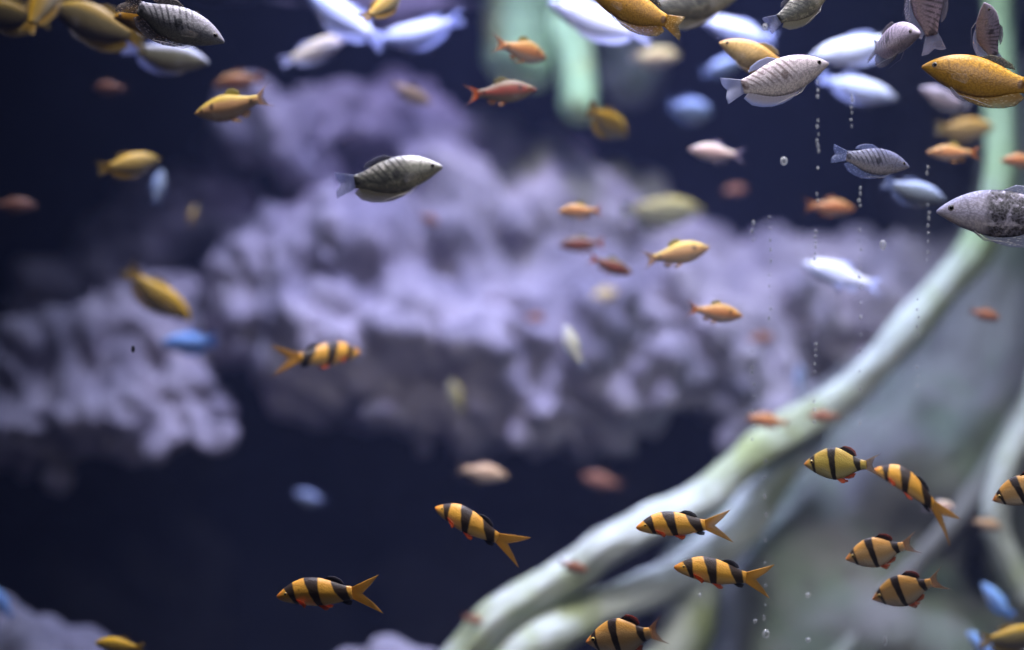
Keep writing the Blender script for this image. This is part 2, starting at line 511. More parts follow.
# ------------------------------------------------------------------ fish liveries
STYLES = {
    'loach': dict(skin='loach', back=(.70, .33, .045), mid=(.88, .45, .06), belly=(.86, .54, .19),
                  fin=((.70, .36, .05), (.52, .27, .05), .85), dorsal=((.012, .011, .015), (.10, .09, .11), .9), red=((.75, .10, .02), (.6, .12, .03), .85)),
    'tiger': dict(skin='tiger', back=(.62, .30, .06), mid=(.70, .42, .17), belly=(.70, .56, .38),
                  fin=((.52, .24, .09), (.38, .19, .10), .5), dorsal=((.02, .012, .012), (.38, .05, .03), .85), red=((.62, .13, .05), (.55, .14, .06), .75)),
    'tiger_green': dict(skin='tiger', back=(.50, .32, .05), mid=(.62, .46, .10), belly=(.58, .50, .22),
                        fin=((.45, .26, .08), (.35, .22, .10), .5), dorsal=((.02, .012, .012), (.45, .10, .05), .9), red=((.75, .14, .03), (.65, .12, .04), .85)),
    'silver': dict(skin='opaline', back=(.62, .52, .60), mid=(.50, .44, .47), belly=(.66, .57, .52), mark=(.10, .06, .055),
                   fin=((.34, .36, .52), (.42, .46, .68), .75), anal=((.58, .54, .60), (.46, .52, .78), .95)),
    'spotted': dict(skin='opaline', back=(.50, .48, .60), mid=(.46, .46, .52), belly=(.42, .40, .32), mark=(.02, .024, .035),
                    fin=((.10, .09, .09), (.22, .18, .16), .8), spots=True),
    'olive_gourami': dict(skin='opaline', back=(.62, .60, .58), mid=(.20, .20, .16), belly=(.32, .29, .19), mark=(.012, .013, .015), blotch=.6, anal=((.30, .27, .18), (.32, .30, .24), .95),
                          fin=((.22, .24, .38), (.26, .28, .48), .6), dorsal=((.06, .06, .08), (.12, .12, .18), .8)),
    'blue_mottled': dict(skin='opaline', back=(.30, .32, .52), mid=(.26, .26, .36), belly=(.40, .36, .36), mark=(.02, .02, .04),
                         fin=((.20, .24, .42), (.24, .28, .50), .75), spots=True),
    'lavender': dict(skin='opaline', back=(.62, .58, .78), mid=(.56, .52, .66), belly=(.52, .46, .46), mark=(.015, .012, .015), blotch=.95,
                     fin=((.40, .42, .55), (.46, .48, .66), .7), spots=True),
    'mauve': dict(skin='opaline', back=(.48, .40, .52), mid=(.40, .34, .44), belly=(.42, .34, .36), mark=(.05, .045, .06),
                  fin=((.20, .20, .26), (.26, .24, .30), .7), dorsal=((.10, .09, .11), (.16, .14, .16), .85)),
    'gold': dict(skin='gold', back=(.74, .38, .02), mid=(.46, .22, .012), belly=(.38, .20, .025), mark=(.10, .04, .015),
                 fin=((.45, .24, .03), (.34, .24, .10), .85), dorsal=((.03, .022, .012), (.10, .08, .05), .9), spots=True),
    'gold_pale': dict(skin='gold', back=(.75, .40, .06), mid=(.62, .40, .14), belly=(.60, .46, .26), mark=(.04, .03, .02),
                      fin=((.50, .34, .10), (.44, .36, .22), .75)),
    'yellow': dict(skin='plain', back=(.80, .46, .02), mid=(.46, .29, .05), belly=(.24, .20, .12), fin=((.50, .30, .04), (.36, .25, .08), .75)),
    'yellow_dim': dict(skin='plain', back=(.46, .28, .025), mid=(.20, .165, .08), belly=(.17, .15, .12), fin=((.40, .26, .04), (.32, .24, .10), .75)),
    'orange_spot': dict(skin='barb', back=(.50, .28, .05), mid=(.68, .27, .10), belly=(.66, .52, .42),
                        fin=((.70, .22, .04), (.42, .22, .12), .6), dorsal=((.40, .30, .06), (.45, .40, .08), .8), red=((.65, .30, .08), (.55, .34, .14), .6)),
    'gold_spot': dict(skin='barb', back=(.62, .44, .06), mid=(.62, .34, .16), belly=(.66, .50, .36),
                      fin=((.62, .34, .10), (.45, .30, .16), .6), dorsal=((.50, .40, .06), (.50, .42, .10), .8), red=((.65, .36, .10), (.55, .34, .14), .6)),
    'red_stripe': dict(skin='barb', back=(.17, .13, .07), mid=(.25, .035, .02), belly=(.25, .21, .16),
                       fin=((.65, .14, .03), (.36, .20, .12), .7), dorsal=((.22, .18, .07), (.30, .26, .10), .8), red=((.50, .20, .08), (.42, .24, .12), .6)),
    'orange_blur': dict(skin='barb', back=(.50, .26, .08), mid=(.62, .19, .06), belly=(.50, .36, .28), fin=((.66, .24, .06), (.5, .24, .10), .6)),
    'pink_blur': dict(skin='plain', back=(.80, .66, .52), mid=(.80, .52, .48), belly=(.74, .66, .70), fin=((.56, .44, .56), (.50, .44, .62), .55)),
    'cream_blur': dict(skin='plain', back=(.80, .64, .38), mid=(.74, .58, .40), belly=(.70, .60, .56), fin=((.52, .50, .66), (.48, .50, .75), .6)),
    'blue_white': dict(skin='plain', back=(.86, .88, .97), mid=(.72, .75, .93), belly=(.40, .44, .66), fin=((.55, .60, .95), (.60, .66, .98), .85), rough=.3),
    'blue_grey': dict(skin='plain', back=(.45, .55, .85), mid=(.26, .32, .42), belly=(.26, .30, .34), fin=((.25, .32, .55), (.3, .36, .6), .6)),
    'yellow_pale': dict(skin='plain', back=(.82, .66, .24), mid=(.85, .60, .26), belly=(.70, .58, .40), fin=((.6, .5, .3), (.5, .45, .4), .6)),
    'pale_olive': dict(skin='plain', back=(.50, .48, .30), mid=(.66, .66, .58), belly=(.74, .76, .80), fin=((.4, .45, .6), (.4, .46, .7), .6)),
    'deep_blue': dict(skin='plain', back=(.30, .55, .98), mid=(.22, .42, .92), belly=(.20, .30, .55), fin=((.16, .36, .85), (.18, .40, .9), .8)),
    'olive_blur': dict(skin='plain', back=(.45, .36, .08), mid=(.30, .27, .12), belly=(.60, .58, .40), fin=((.26, .26, .16), (.26, .26, .2), .6)),
    'grey_olive': dict(skin='plain', back=(.66, .68, .82), mid=(.20, .20, .15), belly=(.26, .24, .17), fin=((.34, .40, .80), (.36, .42, .85), .85)),
    'tan_blur': dict(skin='plain', back=(.62, .40, .22), mid=(.66, .46, .30), belly=(.62, .50, .42), fin=((.45, .34, .26), (.4, .32, .3), .55)),
    'brown_blur': dict(skin='plain', back=(.36, .16, .08), mid=(.42, .15, .08), belly=(.34, .2, .16), fin=((.3, .14, .09), (.3, .16, .12), .55)),
}

G_LOACH, G_TIGER = 'clown loaches swimming low in the tank', 'tiger barbs beside the driftwood'
G_GOUR, G_GOLD = 'blue gouramis near the viewing pane', 'gold gouramis'
G_BARB, G_PALE, G_FAR = 'small orange barbs', 'pale blue fish under the surface', 'distant blurred fish'
Y, X_ = True, False
# kind, livery, name, label, px, py, distance, length in px, facing, nose up, yaw, bend, lift, sharp, group
FISH = [
    # banded bottom swimmers
    ('loach', 'loach', 'clown_loach', 'orange and black banded loach lowest at left over the dark floor', 330, 592, 1.27, 110, 'L', -6, 8, .12, -.04, Y, G_LOACH),
    ('loach', 'loach', 'clown_loach', 'banded loach climbing left alone in the dark centre with its forked tail dropped', 475, 526, 1.28, 88, 'L', 22, 22, -.45, -.10, Y, G_LOACH),
    ('loach', 'loach', 'clown_loach', 'upper of the two banded loaches crossing the pale root', 684, 524, 1.27, 95, 'L', -5, 6, .10, -.05, Y, G_LOACH),
    ('loach', 'loach', 'clown_loach', 'lower of the two banded loaches crossing the pale root', 724, 574, 1.26, 99, 'L', 7, 8, -.14, -.03, Y, G_LOACH),
    ('loach', 'loach', 'clown_loach', 'banded loach turning its tail down behind the plump barb at right', 915, 483, 1.31, 74, 'L', 18, 32, -.55, -.45, Y, G_LOACH),
    ('loach', 'loach', 'clown_loach', 'banded loach facing right in front of the purple rock', 321, 356, 1.42, 72, 'R', 5, 38, .25, 0, Y, G_LOACH),
    ('tiger', 'tiger_green', 'tiger_barb', 'plump yellowish banded barb highest of those by the driftwood', 844, 464, 1.27, 74, 'L', -2, 22, .2, 0, Y, G_TIGER),
    ('tiger', 'tiger', 'tiger_barb', 'banded barb with orange snout, middle one of the right-hand group', 883, 551, 1.29, 72, 'L', -16, 18, .15, .05, Y, G_TIGER),
    ('tiger', 'tiger', 'tiger_barb', 'nose-down banded barb with raised red dorsal fin, below the others at right', 911, 589, 1.29, 74, 'L', -20, 22, .25, .1, Y, G_TIGER),
    ('tiger', 'tiger', 'tiger_barb', 'banded barb cut off by the right edge of the view', 1029, 488, 1.28, 72, 'L', -22, 15, 0, 0, Y, G_TIGER),
    ('tiger', 'tiger', 'tiger_barb', 'banded barb cut off at the bottom below the two loaches', 630, 637, 1.25, 88, 'L', -12, 24, .3, .12, Y, G_TIGER),
    # gouramis by the pane
    ('gourami', 'spotted', 'gourami', 'silver gourami with dark spotted tail heading down at top left', 172, 21, 1.26, 108, 'R', -21, 10, .1, .02, Y, G_GOUR),
    ('gourami', 'silver', 'gourami', 'pinkish silver gourami with bluish belly fin at upper right', 775, 78, 1.255, 114, 'R', 16, 6, -.1, 0, Y, G_GOUR),
    ('gourami', 'olive_gourami', 'gourami', 'dark olive gourami with white back alone before the purple rock', 389, 175, 1.31, 108, 'R', 9, 6, .1, -.02, Y, G_GOUR),
    ('gourami', 'blue_mottled', 'gourami', 'blue mottled gourami heading right between the bubble trails', 872, 160, 1.275, 80, 'R', -9, 12, .1, 0, Y, G_GOUR),
    ('gourami', 'lavender', 'gourami', 'gourami with pale lavender head and black blotched flank at right edge', 1012, 213, 1.25, 142, 'L', 2, 12, .1, 0, Y, G_GOUR),
    ('gourami', 'mauve', 'gourami', 'small round gourami seen nearly head-on left of the big gold gourami', 888, 41, 1.265, 36, 'R', -8, -70, .2, 0, Y, G_GOUR),
    ('gourami', 'mauve', 'gourami', 'mauve scaled gourami rising out of view with dark side fins', 928, 2, 1.26, 88, 'L', 74, -34, .1, 0, Y, G_GOUR),
    ('gourami', 'mauve', 'gourami', 'small mauve gourami facing the pane above the gold one, trailing white feelers', 988, 33, 1.27, 54, 'L', 60, -48, .2, 0, Y, G_GOUR),
    ('gourami', 'olive_gourami', 'gourami', 'grey gourami cut off by the top with pale blue tail', 800, 6, 1.26, 78, 'R', 32, 15, .1, 0, Y, G_GOUR),
    ('gourami', 'olive_gourami', 'gourami', 'big blurred grey gourami at the top behind the tail of a yellow one', 690, 2, 1.36, 110, 'R', 12, 10, 0, 0, Y, G_GOUR),
    # gold gouramis
    ('gourami', 'gold', 'gold_gourami', 'large bright gold gourami at upper right edge', 984, 77, 1.25, 122, 'L', 11, 8, .1, -.05, Y, G_GOLD),
    ('gourami', 'gold_pale', 'gold_gourami', 'pale gold gourami half hidden behind the pinkish silver one', 758, 57, 1.32, 82, 'L', 22, 8, .1, 0, Y, G_GOLD),
    ('gourami', 'gold', 'gold_gourami', 'yellow gourami leaving through the top with its grey tail over a grey fish', 638, 8, 1.28, 98, 'L', 18, 8, .1, -.12, Y, G_GOLD),
    ('gourami', 'gold', 'gold_gourami', 'bright yellow gourami behind the silver one at top left', 156, 20, 1.34, 88, 'L', 5, 8, 0, 0, Y, G_GOLD),
    ('gourami', 'yellow_dim', 'gold_gourami', 'large blurred yellow gourami in the top left corner', 8, 14, 1.45, 90, 'L', 8, 8, 0, 0, Y, G_GOLD),
    ('gourami', 'yellow', 'gold_gourami', 'deep yellow fish hanging tail-down next to the corner gourami', 42, 4, 1.40, 70, 'R', 72, 25, 0, 0, Y, G_GOLD),
    ('gourami', 'yellow_dim', 'gold_gourami', 'dusky gourami with glowing yellow back between corner and silver gourami', 100, 24, 1.42, 108, 'L', 20, 8, 0, 0, Y, G_GOLD),
    ('gourami', 'yellow', 'gold_gourami', 'small yellow fish diving out of the top beside blue-white fish', 385, 6, 1.38, 52, 'R', 50, 20, 0, .2, Y, G_GOLD),
    ('gourami', 'yellow', 'gold_gourami', 'round orange and grey fish below the green stump', 608, 122, 1.52, 48, 'R', -26, 50, 0, 0, X_, G_GOLD),
    ('gourami', 'yellow', 'gold_gourami', 'small yellow fish alone in the dark at left heading right', 131, 163, 1.48, 50, 'R', 14, 40, .2, 0, X_, G_GOLD),
    ('gourami', 'yellow', 'gold_gourami', 'yellow fish diving steeply right before the dark cleft at left', 158, 295, 1.58, 78, 'R', -40, 15, .2, 0, X_, G_GOLD),
    ('gourami', 'yellow_dim', 'gold_gourami', 'tan yellow fish in the bottom right corner', 1012, 637, 1.42, 72, 'R', 4, 10, 0, 0, X_, G_GOLD),
    ('gourami', 'yellow', 'gold_gourami', 'yellow back of a fish cut off at bottom left', 120, 646, 1.40, 52, 'L', 4, 10, 0, 0, X_, G_GOLD),
    ('gourami', 'olive_blur', 'gold_gourami', 'long blurred olive fish with pale belly beyond the orange barbs', 661, 210, 1.78, 86, 'R', 0, 8, 0, 0, X_, G_GOLD),
    # orange barbs
    ('barb', 'gold_spot', 'gold_barb', 'golden spotted barb heading left at upper left under a blurred one', 236, 107, 1.34, 86, 'L', -8, 8, .15, .08, Y, G_BARB),
    ('barb', 'orange_blur', 'gold_barb', 'blurred orange barb right above the golden spotted one', 241, 81, 1.60, 58, 'L', -6, 10, 0, 0, X_, G_BARB),
    ('barb', 'brown_blur', 'gold_barb', 'dim orange barb alone in the upper left darkness', 112, 88, 1.60, 42, 'L', 4, 20, 0, 0, X_, G_BARB),
    ('barb', 'orange_spot', 'gold_barb', 'orange barb in front of the pale green stump, upper of two', 522, 50, 1.38, 50, 'R', -8, 45, .2, 0, Y, G_BARB),
    ('barb', 'red_stripe', 'gold_barb', 'red striped olive barb under the green stump, lower of two', 500, 92, 1.36, 74, 'R', 5, 8, .1, 0, Y, G_BARB),
    ('barb', 'tan_blur', 'gold_barb', 'pale pinkish barb over the top edge of the purple rock', 408, 93, 1.62, 50, 'R', -22, 10, 0, .1, X_, G_BARB),
    ('barb', 'pink_blur', 'gold_barb', 'cream and pink barb below the pinkish silver gourami', 718, 153, 1.50, 58, 'L', 8, 8, .1, 0, X_, G_BARB),
    ('barb', 'orange_spot', 'gold_barb', 'orange barb with dark bar left of the upright green limb', 955, 153, 1.42, 54, 'L', 2, 10, .1, 0, Y, G_BARB),
    ('barb', 'orange_blur', 'gold_barb', 'blurred orange barb between bubble trails above the blue-white fish', 829, 207, 1.52, 54, 'R', -4, 8, .1, 0, X_, G_BARB),
    ('barb', 'orange_spot', 'gold_barb', 'topmost of the three orange barbs stacked at centre', 582, 211, 1.45, 48, 'L', 0, 8, .1, 0, Y, G_BARB),
    ('barb', 'red_stripe', 'gold_barb', 'middle reddish one of the three barbs stacked at centre', 584, 244, 1.54, 50, 'L', -2, 8, .1, 0, X_, G_BARB),
    ('barb', 'red_stripe', 'gold_barb', 'lowest of the three stacked centre barbs, heading down right', 609, 265, 1.48, 50, 'R', -20, 8, .1, 0, Y, G_BARB),
    ('barb', 'gold_spot', 'gold_barb', 'golden barb climbing right with a clear tail at centre', 675, 254, 1.38, 72, 'R', 11, 8, .1, 0, Y, G_BARB),
    ('barb', 'orange_spot', 'gold_barb', 'orange barb with two dark spots and yellow dorsal fin at centre right', 714, 312, 1.38, 60, 'R', -8, 8, .1, 0, Y, G_BARB),
    ('barb', 'yellow_pale', 'gold_barb', 'blurred yellowish blob of a fish straight below the stacked barbs', 602, 295, 1.85, 36, 'R', 10, 40, 0, 0, X_, G_FAR),
    ('barb', 'brown_blur', 'gold_barb', 'tiny reddish fish left of the upright white one', 533, 318, 1.78, 26, 'R', 0, 40, 0, 0, X_, G_FAR),
    ('barb', 'brown_blur', 'gold_barb', 'tiny dark red fish below the olive gourami', 428, 219, 1.76, 24, 'R', -20, 40, 0, 0, X_, G_FAR),
    ('barb', 'brown_blur', 'gold_barb', 'brown blurred fish just below the two-spotted orange barb', 759, 338, 1.78, 34, 'R', 0, 15, 0, 0, X_, G_FAR),
    ('barb', 'orange_blur', 'gold_barb', 'blurred orange fish resting against the bend of the driftwood', 770, 421, 1.55, 46, 'L', 6, 10, 0, 0, X_, G_FAR),
    ('barb', 'brown_blur', 'gold_barb', 'brownish fish right of the driftwood bend', 826, 416, 1.55, 34, 'L', 0, 20, 0, 0, X_, G_FAR),
    ('barb', 'tan_blur', 'gold_barb', 'tan blurred fish above the climbing loach', 480, 472, 1.62, 56, 'R', -10, 8, 0, 0, X_, G_FAR),
    ('barb', 'brown_blur', 'gold_barb', 'dim brownish fish under the rock lip at bottom centre', 604, 481, 1.85, 46, 'L', 12, 8, 0, 0, X_, G_FAR),
    ('barb', 'brown_blur', 'gold_barb', 'dim red fish at the left edge in the dark', 12, 205, 1.60, 46, 'R', 0, 15, 0, 0, X_, G_FAR),
    ('barb', 'brown_blur', 'gold_barb', 'faint red fish in front of the grey trunk at right', 983, 314, 1.52, 38, 'R', -14, 10, 0, 0, X_, G_FAR),
    ('barb', 'brown_blur', 'gold_barb', 'brown smudge of a fish above the olive fish at right', 733, 190, 1.85, 30, 'R', 8, 20, 0, 0, X_, G_FAR),
    ('barb', 'pink_blur', 'gold_barb', 'pale pink fish right under the tail-down loach', 938, 507, 1.50, 38, 'R', 0, 15, 0, 0, X_, G_FAR),
    ('barb', 'tan_blur', 'gold_barb', 'dull pinkish fish further right of the pale pink one', 985, 524, 1.55, 40, 'R', -15, 15, 0, 0, X_, G_FAR),
    ('barb', 'brown_blur', 'gold_barb', 'dark reddish fish in the hollow between the two roots', 572, 566, 1.50, 34, 'R', -20, 15, 0, 0, X_, G_FAR),
    ('barb', 'brown_blur', 'gold_barb', 'dark red fish at the tip of the roots at bottom', 472, 619, 1.60, 28, 'R', -20, 15, 0, 0, X_, G_FAR),
    ('barb', 'orange_blur', 'gold_barb', 'orange fish at the right edge beside the upright limb', 1022, 160, 1.45, 40, 'L', 0, 15, 0, 0, X_, G_FAR),
    # blurred pale fish
    ('gourami', 'grey_olive', 'gourami', 'olive grey fish with bright blue-white back below the silver gourami', 166, 56, 1.46, 84, 'R', -8, 10, 0, .05, Y, G_PALE),
    ('gourami', 'cream_blur', 'gourami', 'blurred cream fish with bluish tail left of the blue-white ones', 314, 50, 1.60, 72, 'R', 24, 12, 0, 0, X_, G_PALE),
    ('gourami', 'blue_white', 'gourami', 'bluish white fish slanting down right above the cream one', 346, 18, 1.58, 100, 'L', 34, 10, 0, 0, X_, G_PALE),
    ('gourami', 'blue_white', 'gourami', 'bright blue-white fish with wide tail right of the small yellow diver', 424, 34, 1.62, 92, 'L', -4, 15, .3, 0, X_, G_PALE),
    ('gourami', 'blue_white', 'gourami', 'long blue-white fish with fanned tail under the yellow gourami', 600, 22, 1.50, 112, 'L', 22, 8, .1, 0, X_, G_PALE),
    ('gourami', 'yellow_pale', 'gourami', 'pale yellow fish below the top yellow gourami', 655, 56, 1.78, 52, 'R', 4, 20, 0, 0, X_, G_PALE),
    ('gourami', 'blue_grey', 'gourami', 'round grey-blue fish right of the round orange one', 690, 109, 1.78, 50, 'R', 0, 45, 0, 0, X_, G_PALE),
    ('gourami', 'blue_white', 'gourami', 'blue-white fish behind the pale gold gourami near the top', 738, 30, 1.64, 76, 'L', 16, 10, 0, 0, X_, G_PALE),
    ('gourami', 'blue_grey', 'gourami', 'blurred blue fish below the pale gold gourami', 722, 66, 1.72, 46, 'R', 20, 15, 0, 0, X_, G_PALE),
    ('gourami', 'blue_white', 'gourami', 'large blue-white fish right of the pinkish silver gourami, upper of two', 856, 48, 1.55, 96, 'L', -14, 8, 0, 0, X_, G_PALE),
    ('gourami', 'blue_white', 'gourami', 'violet-blue fish right of the pinkish silver gourami, lower of two', 858, 88, 1.58, 84, 'R', -14, 8, 0, 0, X_, G_PALE),
    ('gourami', 'blue_grey', 'gourami', 'bluish grey fish below the mottled blue gourami', 914, 191, 1.46, 68, 'R', -16, 8, 0, 0, X_, G_PALE),
    ('barb', 'blue_white', 'gourami', 'glowing blue-white fish with forked tail left of the driftwood limb', 844, 277, 1.55, 86, 'L', 20, 8, .1, 0, X_, G_PALE),
    ('gourami', 'deep_blue', 'gourami', 'glowing blue fish under the diving yellow fish', 189, 342, 1.66, 58, 'L', -4, 10, 0, 0, X_, G_PALE),
    ('barb', 'blue_grey', 'gourami', 'small upright bluish fish in the dark at left', 158, 188, 1.60, 40, 'R', 84, 20, 0, 0, X_, G_FAR),
    ('barb', 'yellow', 'gold_gourami', 'tiny upright yellow fish above the cleft at left', 193, 215, 1.72, 22, 'R', 80, 20, 0, 0, X_, G_FAR),
    ('barb', 'pale_olive', 'gourami', 'upright whitish fish in the middle of the purple rock', 572, 349, 1.55, 50, 'L', 76, 5, 0, .2, X_, G_FAR),
    ('barb', 'olive_blur', 'gourami', 'upright olive fish low on the rock face', 457, 399, 1.78, 42, 'L', 70, 5, 0, 0, X_, G_FAR),
    ('barb', 'blue_grey', 'gourami', 'upright pale blue fish above the bend of the driftwood', 800, 382, 1.74, 36, 'R', 84, 5, 0, 0, X_, G_FAR),
    ('gourami', 'deep_blue', 'gourami', 'deep blue fish above the tan fish at bottom right', 997, 600, 1.55, 42, 'L', 48, 15, 0, 0, X_, G_FAR),
    ('gourami', 'deep_blue', 'gourami', 'blue fish half behind the tan corner fish', 984, 646, 1.55, 40, 'L', 40, 15, 0, 0, X_, G_FAR),
    ('gourami', 'deep_blue', 'gourami', 'blue fish at the lower left edge', 2, 602, 1.60, 36, 'L', 50, 15, 0, 0, X_, G_FAR),
    ('gourami', 'blue_grey', 'gourami', 'faint blue fish in the darkness above the lowest loach', 310, 497, 1.85, 34, 'L', 10, 20, 0, 0, X_, G_FAR),
    ('gourami', 'gold_pale', 'gourami', 'blurred yellowish grey fish above the barred orange barb at right', 965, 128, 1.60, 62, 'R', 2, 10, 0, 0, X_, G_PALE),
    ('gourami', 'mauve', 'gourami', 'blurred mauve fish under the big gold gourami', 945, 98, 1.50, 52, 'L', 25, 15, 0, 0, X_, G_PALE),
]
for i, (kind, style, name, label, px, py, d, lpx, face, pitch, yaw, bend, lift, sharp, group) in enumerate(FISH):
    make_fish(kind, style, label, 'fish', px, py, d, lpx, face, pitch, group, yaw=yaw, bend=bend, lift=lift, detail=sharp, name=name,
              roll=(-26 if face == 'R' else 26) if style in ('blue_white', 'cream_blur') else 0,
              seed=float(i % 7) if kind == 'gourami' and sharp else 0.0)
# ------------------------------------------------------------------ the tank
def box(name, x0, x1, y0, y1, z0, z1, mat):
    bm = bmesh.new()
    bmesh.ops.create_cube(bm, size=1)
    bmesh.ops.scale(bm, vec=(x1 - x0, y1 - y0, z1 - z0), verts=bm.verts)
    bmesh.ops.translate(bm, vec=((x0 + x1) / 2, (y0 + y1) / 2, (z0 + z1) / 2), verts=bm.verts)
    return from_bm(name, bm, mat, smooth=False)


WX, BACK_Y = 1.15, 2.45
dark = rock_mat('painted_tank_wall', (.035, .037, .05), (.022, .024, .035), 6)
gravel = rock_mat('dark_gravel', (.10, .09, .10), (.05, .05, .06), 60)
for o, lab in ((box('floor', -WX, WX, GLASS_Y, BACK_Y, -.04, 0, gravel), 'dark gravel floor of the tank'),
               (box('wall_back', -WX - .03, WX + .03, BACK_Y, BACK_Y + .03, -.04, 1.25, dark), 'dark back wall of the tank'),
               (box('wall_left', -WX - .03, -WX, GLASS_Y, BACK_Y, -.04, 1.25, dark), 'dark left side wall of the tank'),
               (box('wall_right', WX, WX + .03, GLASS_Y, BACK_Y, -.04, 1.25, dark), 'dark right side wall of the tank')):
    tag(o, lab, 'tank', kind='structure')


def fresnel_clear(name, ior, tint=(1, 1, 1), only_top=False, volume=None, rough=0.0):
    t = NT(name)
    fr = t.n('ShaderNodeFresnel')
    fr.inputs['IOR'].default_value = ior
    f = fr.outputs[0]
    if only_top:
        g = t.n('ShaderNodeNewGeometry')
        s = t.n('ShaderNodeSeparateXYZ')
        t.l(g.outputs['True Normal'], s.inputs[0])
        f = t.math('MULTIPLY', f, t.math('GREATER_THAN', t.math('ABSOLUTE', s.outputs[2]), 0.5))
    tr = t.n('ShaderNodeBsdfTransparent')
    tr.inputs[0].default_value = (*tint, 1)
    gl = t.n('ShaderNodeBsdfGlossy')
    gl.inputs['Roughness'].default_value = rough
    m = t.n('ShaderNodeMixShader')
    t.l(f, m.inputs[0])
    t.l(tr.outputs[0], m.inputs[1])
    t.l(gl.outputs[0], m.inputs[2])
    if volume:
        v = t.n('ShaderNodeVolumeScatter')
        v.inputs['Color'].default_value = (*volume[0], 1)
        v.inputs['Density'].default_value = volume[1]
        t.l(v.outputs[0], t.out.inputs['Volume'])
    return t.done(m.outputs[0])


# viewing pane
pane = box('window_1', -WX - .03, WX + .03, GLASS_Y - .016, GLASS_Y - .001, -.04, 1.25, fresnel_clear('pane_glass', 1.45, (.97, .98, .99)))
tag(pane, 'clear glass viewing pane at the front of the tank', 'window', kind='structure')

# water: a closed body whose upper face ripples
bm = bmesh.new()
NX, NY = 150, 70
x0, x1, y0, y1, zb = -WX + .002, WX - .002, GLASS_Y + .0005, BACK_Y - .002, .002
gv = []
for j in range(NY + 1):
    row = []
    for i in range(NX + 1):
        x, y = x0 + (x1 - x0) * i / NX, y0 + (y1 - y0) * j / NY
        h = noise.noise(Vector((x * 5, y * 12, 3.3))) * .0035 + noise.noise(Vector((x * 14, y * 34, 8.1))) * .0012
        row.append(bm.verts.new((x, y, SURF_Z + h)))
    gv.append(row)
for j in range(NY):
    for i in range(NX):
        bm.faces.new((gv[j][i], gv[j][i + 1], gv[j + 1][i + 1], gv[j + 1][i]))
lo = [bm.verts.new(p) for p in ((x0, y0, zb), (x1, y0, zb), (x1, y1, zb), (x0, y1, zb))]
bm.faces.new(lo[::-1])
bm.faces.new([lo[0], lo[1]] + gv[0][::-1])
bm.faces.new([lo[2], lo[3]] + gv[NY])
bm.faces.new([lo[1], lo[2]] + [gv[j][NX] for j in range(NY, -1, -1)])
bm.faces.new([lo[3], lo[0]] + [gv[j][0] for j in range(NY + 1)])
bmesh.ops.recalc_face_normals(bm, faces=bm.faces)
water = from_bm('water', bm, fresnel_clear('water_clear', 1.33, only_top=True, volume=((.42, .5, 1.0), .05), rough=.03), smooth=False)
for p in water.data.polygons:
    p.use_smooth = p.center.z > SURF_Z - .02 and abs(p.normal.z) > .5
tag(water, 'slightly hazy blue water filling the tank', 'water', kind='stuff')


# ------------------------------------------------------------------ rocks
def blob_mesh(blobs, voxel, amp, freq, seed):
    """union of lumps, remeshed and roughened"""
    bm = bmesh.new()
    for c, r in blobs:
        m = Matrix.Translation(c) @ Matrix.Diagonal((*r, 1))
        bmesh.ops.create_icosphere(bm, subdivisions=3, radius=1, matrix=m)
    me = bpy.data.meshes.new('tmp')
    bm.to_mesh(me)
    bm.free()
    o = bpy.data.objects.new('tmp', me)
    COL.objects.link(o)
    md = o.modifiers.new('r', 'REMESH')
    md.mode = 'VOXEL'
    md.voxel_size = voxel
    dg = bpy.context.evaluated_depsgraph_get()
    out = bpy.data.meshes.new_from_object(o.evaluated_get(dg))
    bpy.data.objects.remove(o)
    bpy.data.meshes.remove(me)
    nor = [v.normal.copy() for v in out.vertices]
    for v, n in zip(out.vertices, nor):
        p = v.co * freq + Vector((seed, seed * .7, 0))
        # steep diagonal clefts plus lumps
        q = Vector((p.x * 1.0 + p.z * .5, p.y, p.z * .75))
        h = noise.fractal(q * .7, 0.75, 2.1, 5)
        rid = abs(noise.noise(q * .5 + Vector((9, 3, 1))))
        fine = abs(noise.noise(q * 2.0 + Vector((2, 7, 5))))
        v.co += n * amp * (h * .8 + min(rid, .35) * 1.8 - .37 + min(fine, .4) * 1.5 - .36)
    return out


def rock(name, label, blobs_px, mat, voxel=.012, amp=.048, freq=10.0, seed=1.0, squash=1.0, group=None):
    blobs = []
    for px, py, rp, d, *k in blobs_px:
        r = rp * d / FPX
        blobs.append((at(px, py, d), (r, r * (k[0] if k else 1.1), r * squash)))
    cen = Vector((0, 0, 0))
    for c, _ in blobs:
        cen += c / len(blobs)
    cen.z = 0.0
    me = blob_mesh([(c - cen, r) for c, r in blobs], voxel, amp, freq, seed)
    o = link(name, me, mat)
    o.location = cen
    return tag(o, label, 'rock', group)


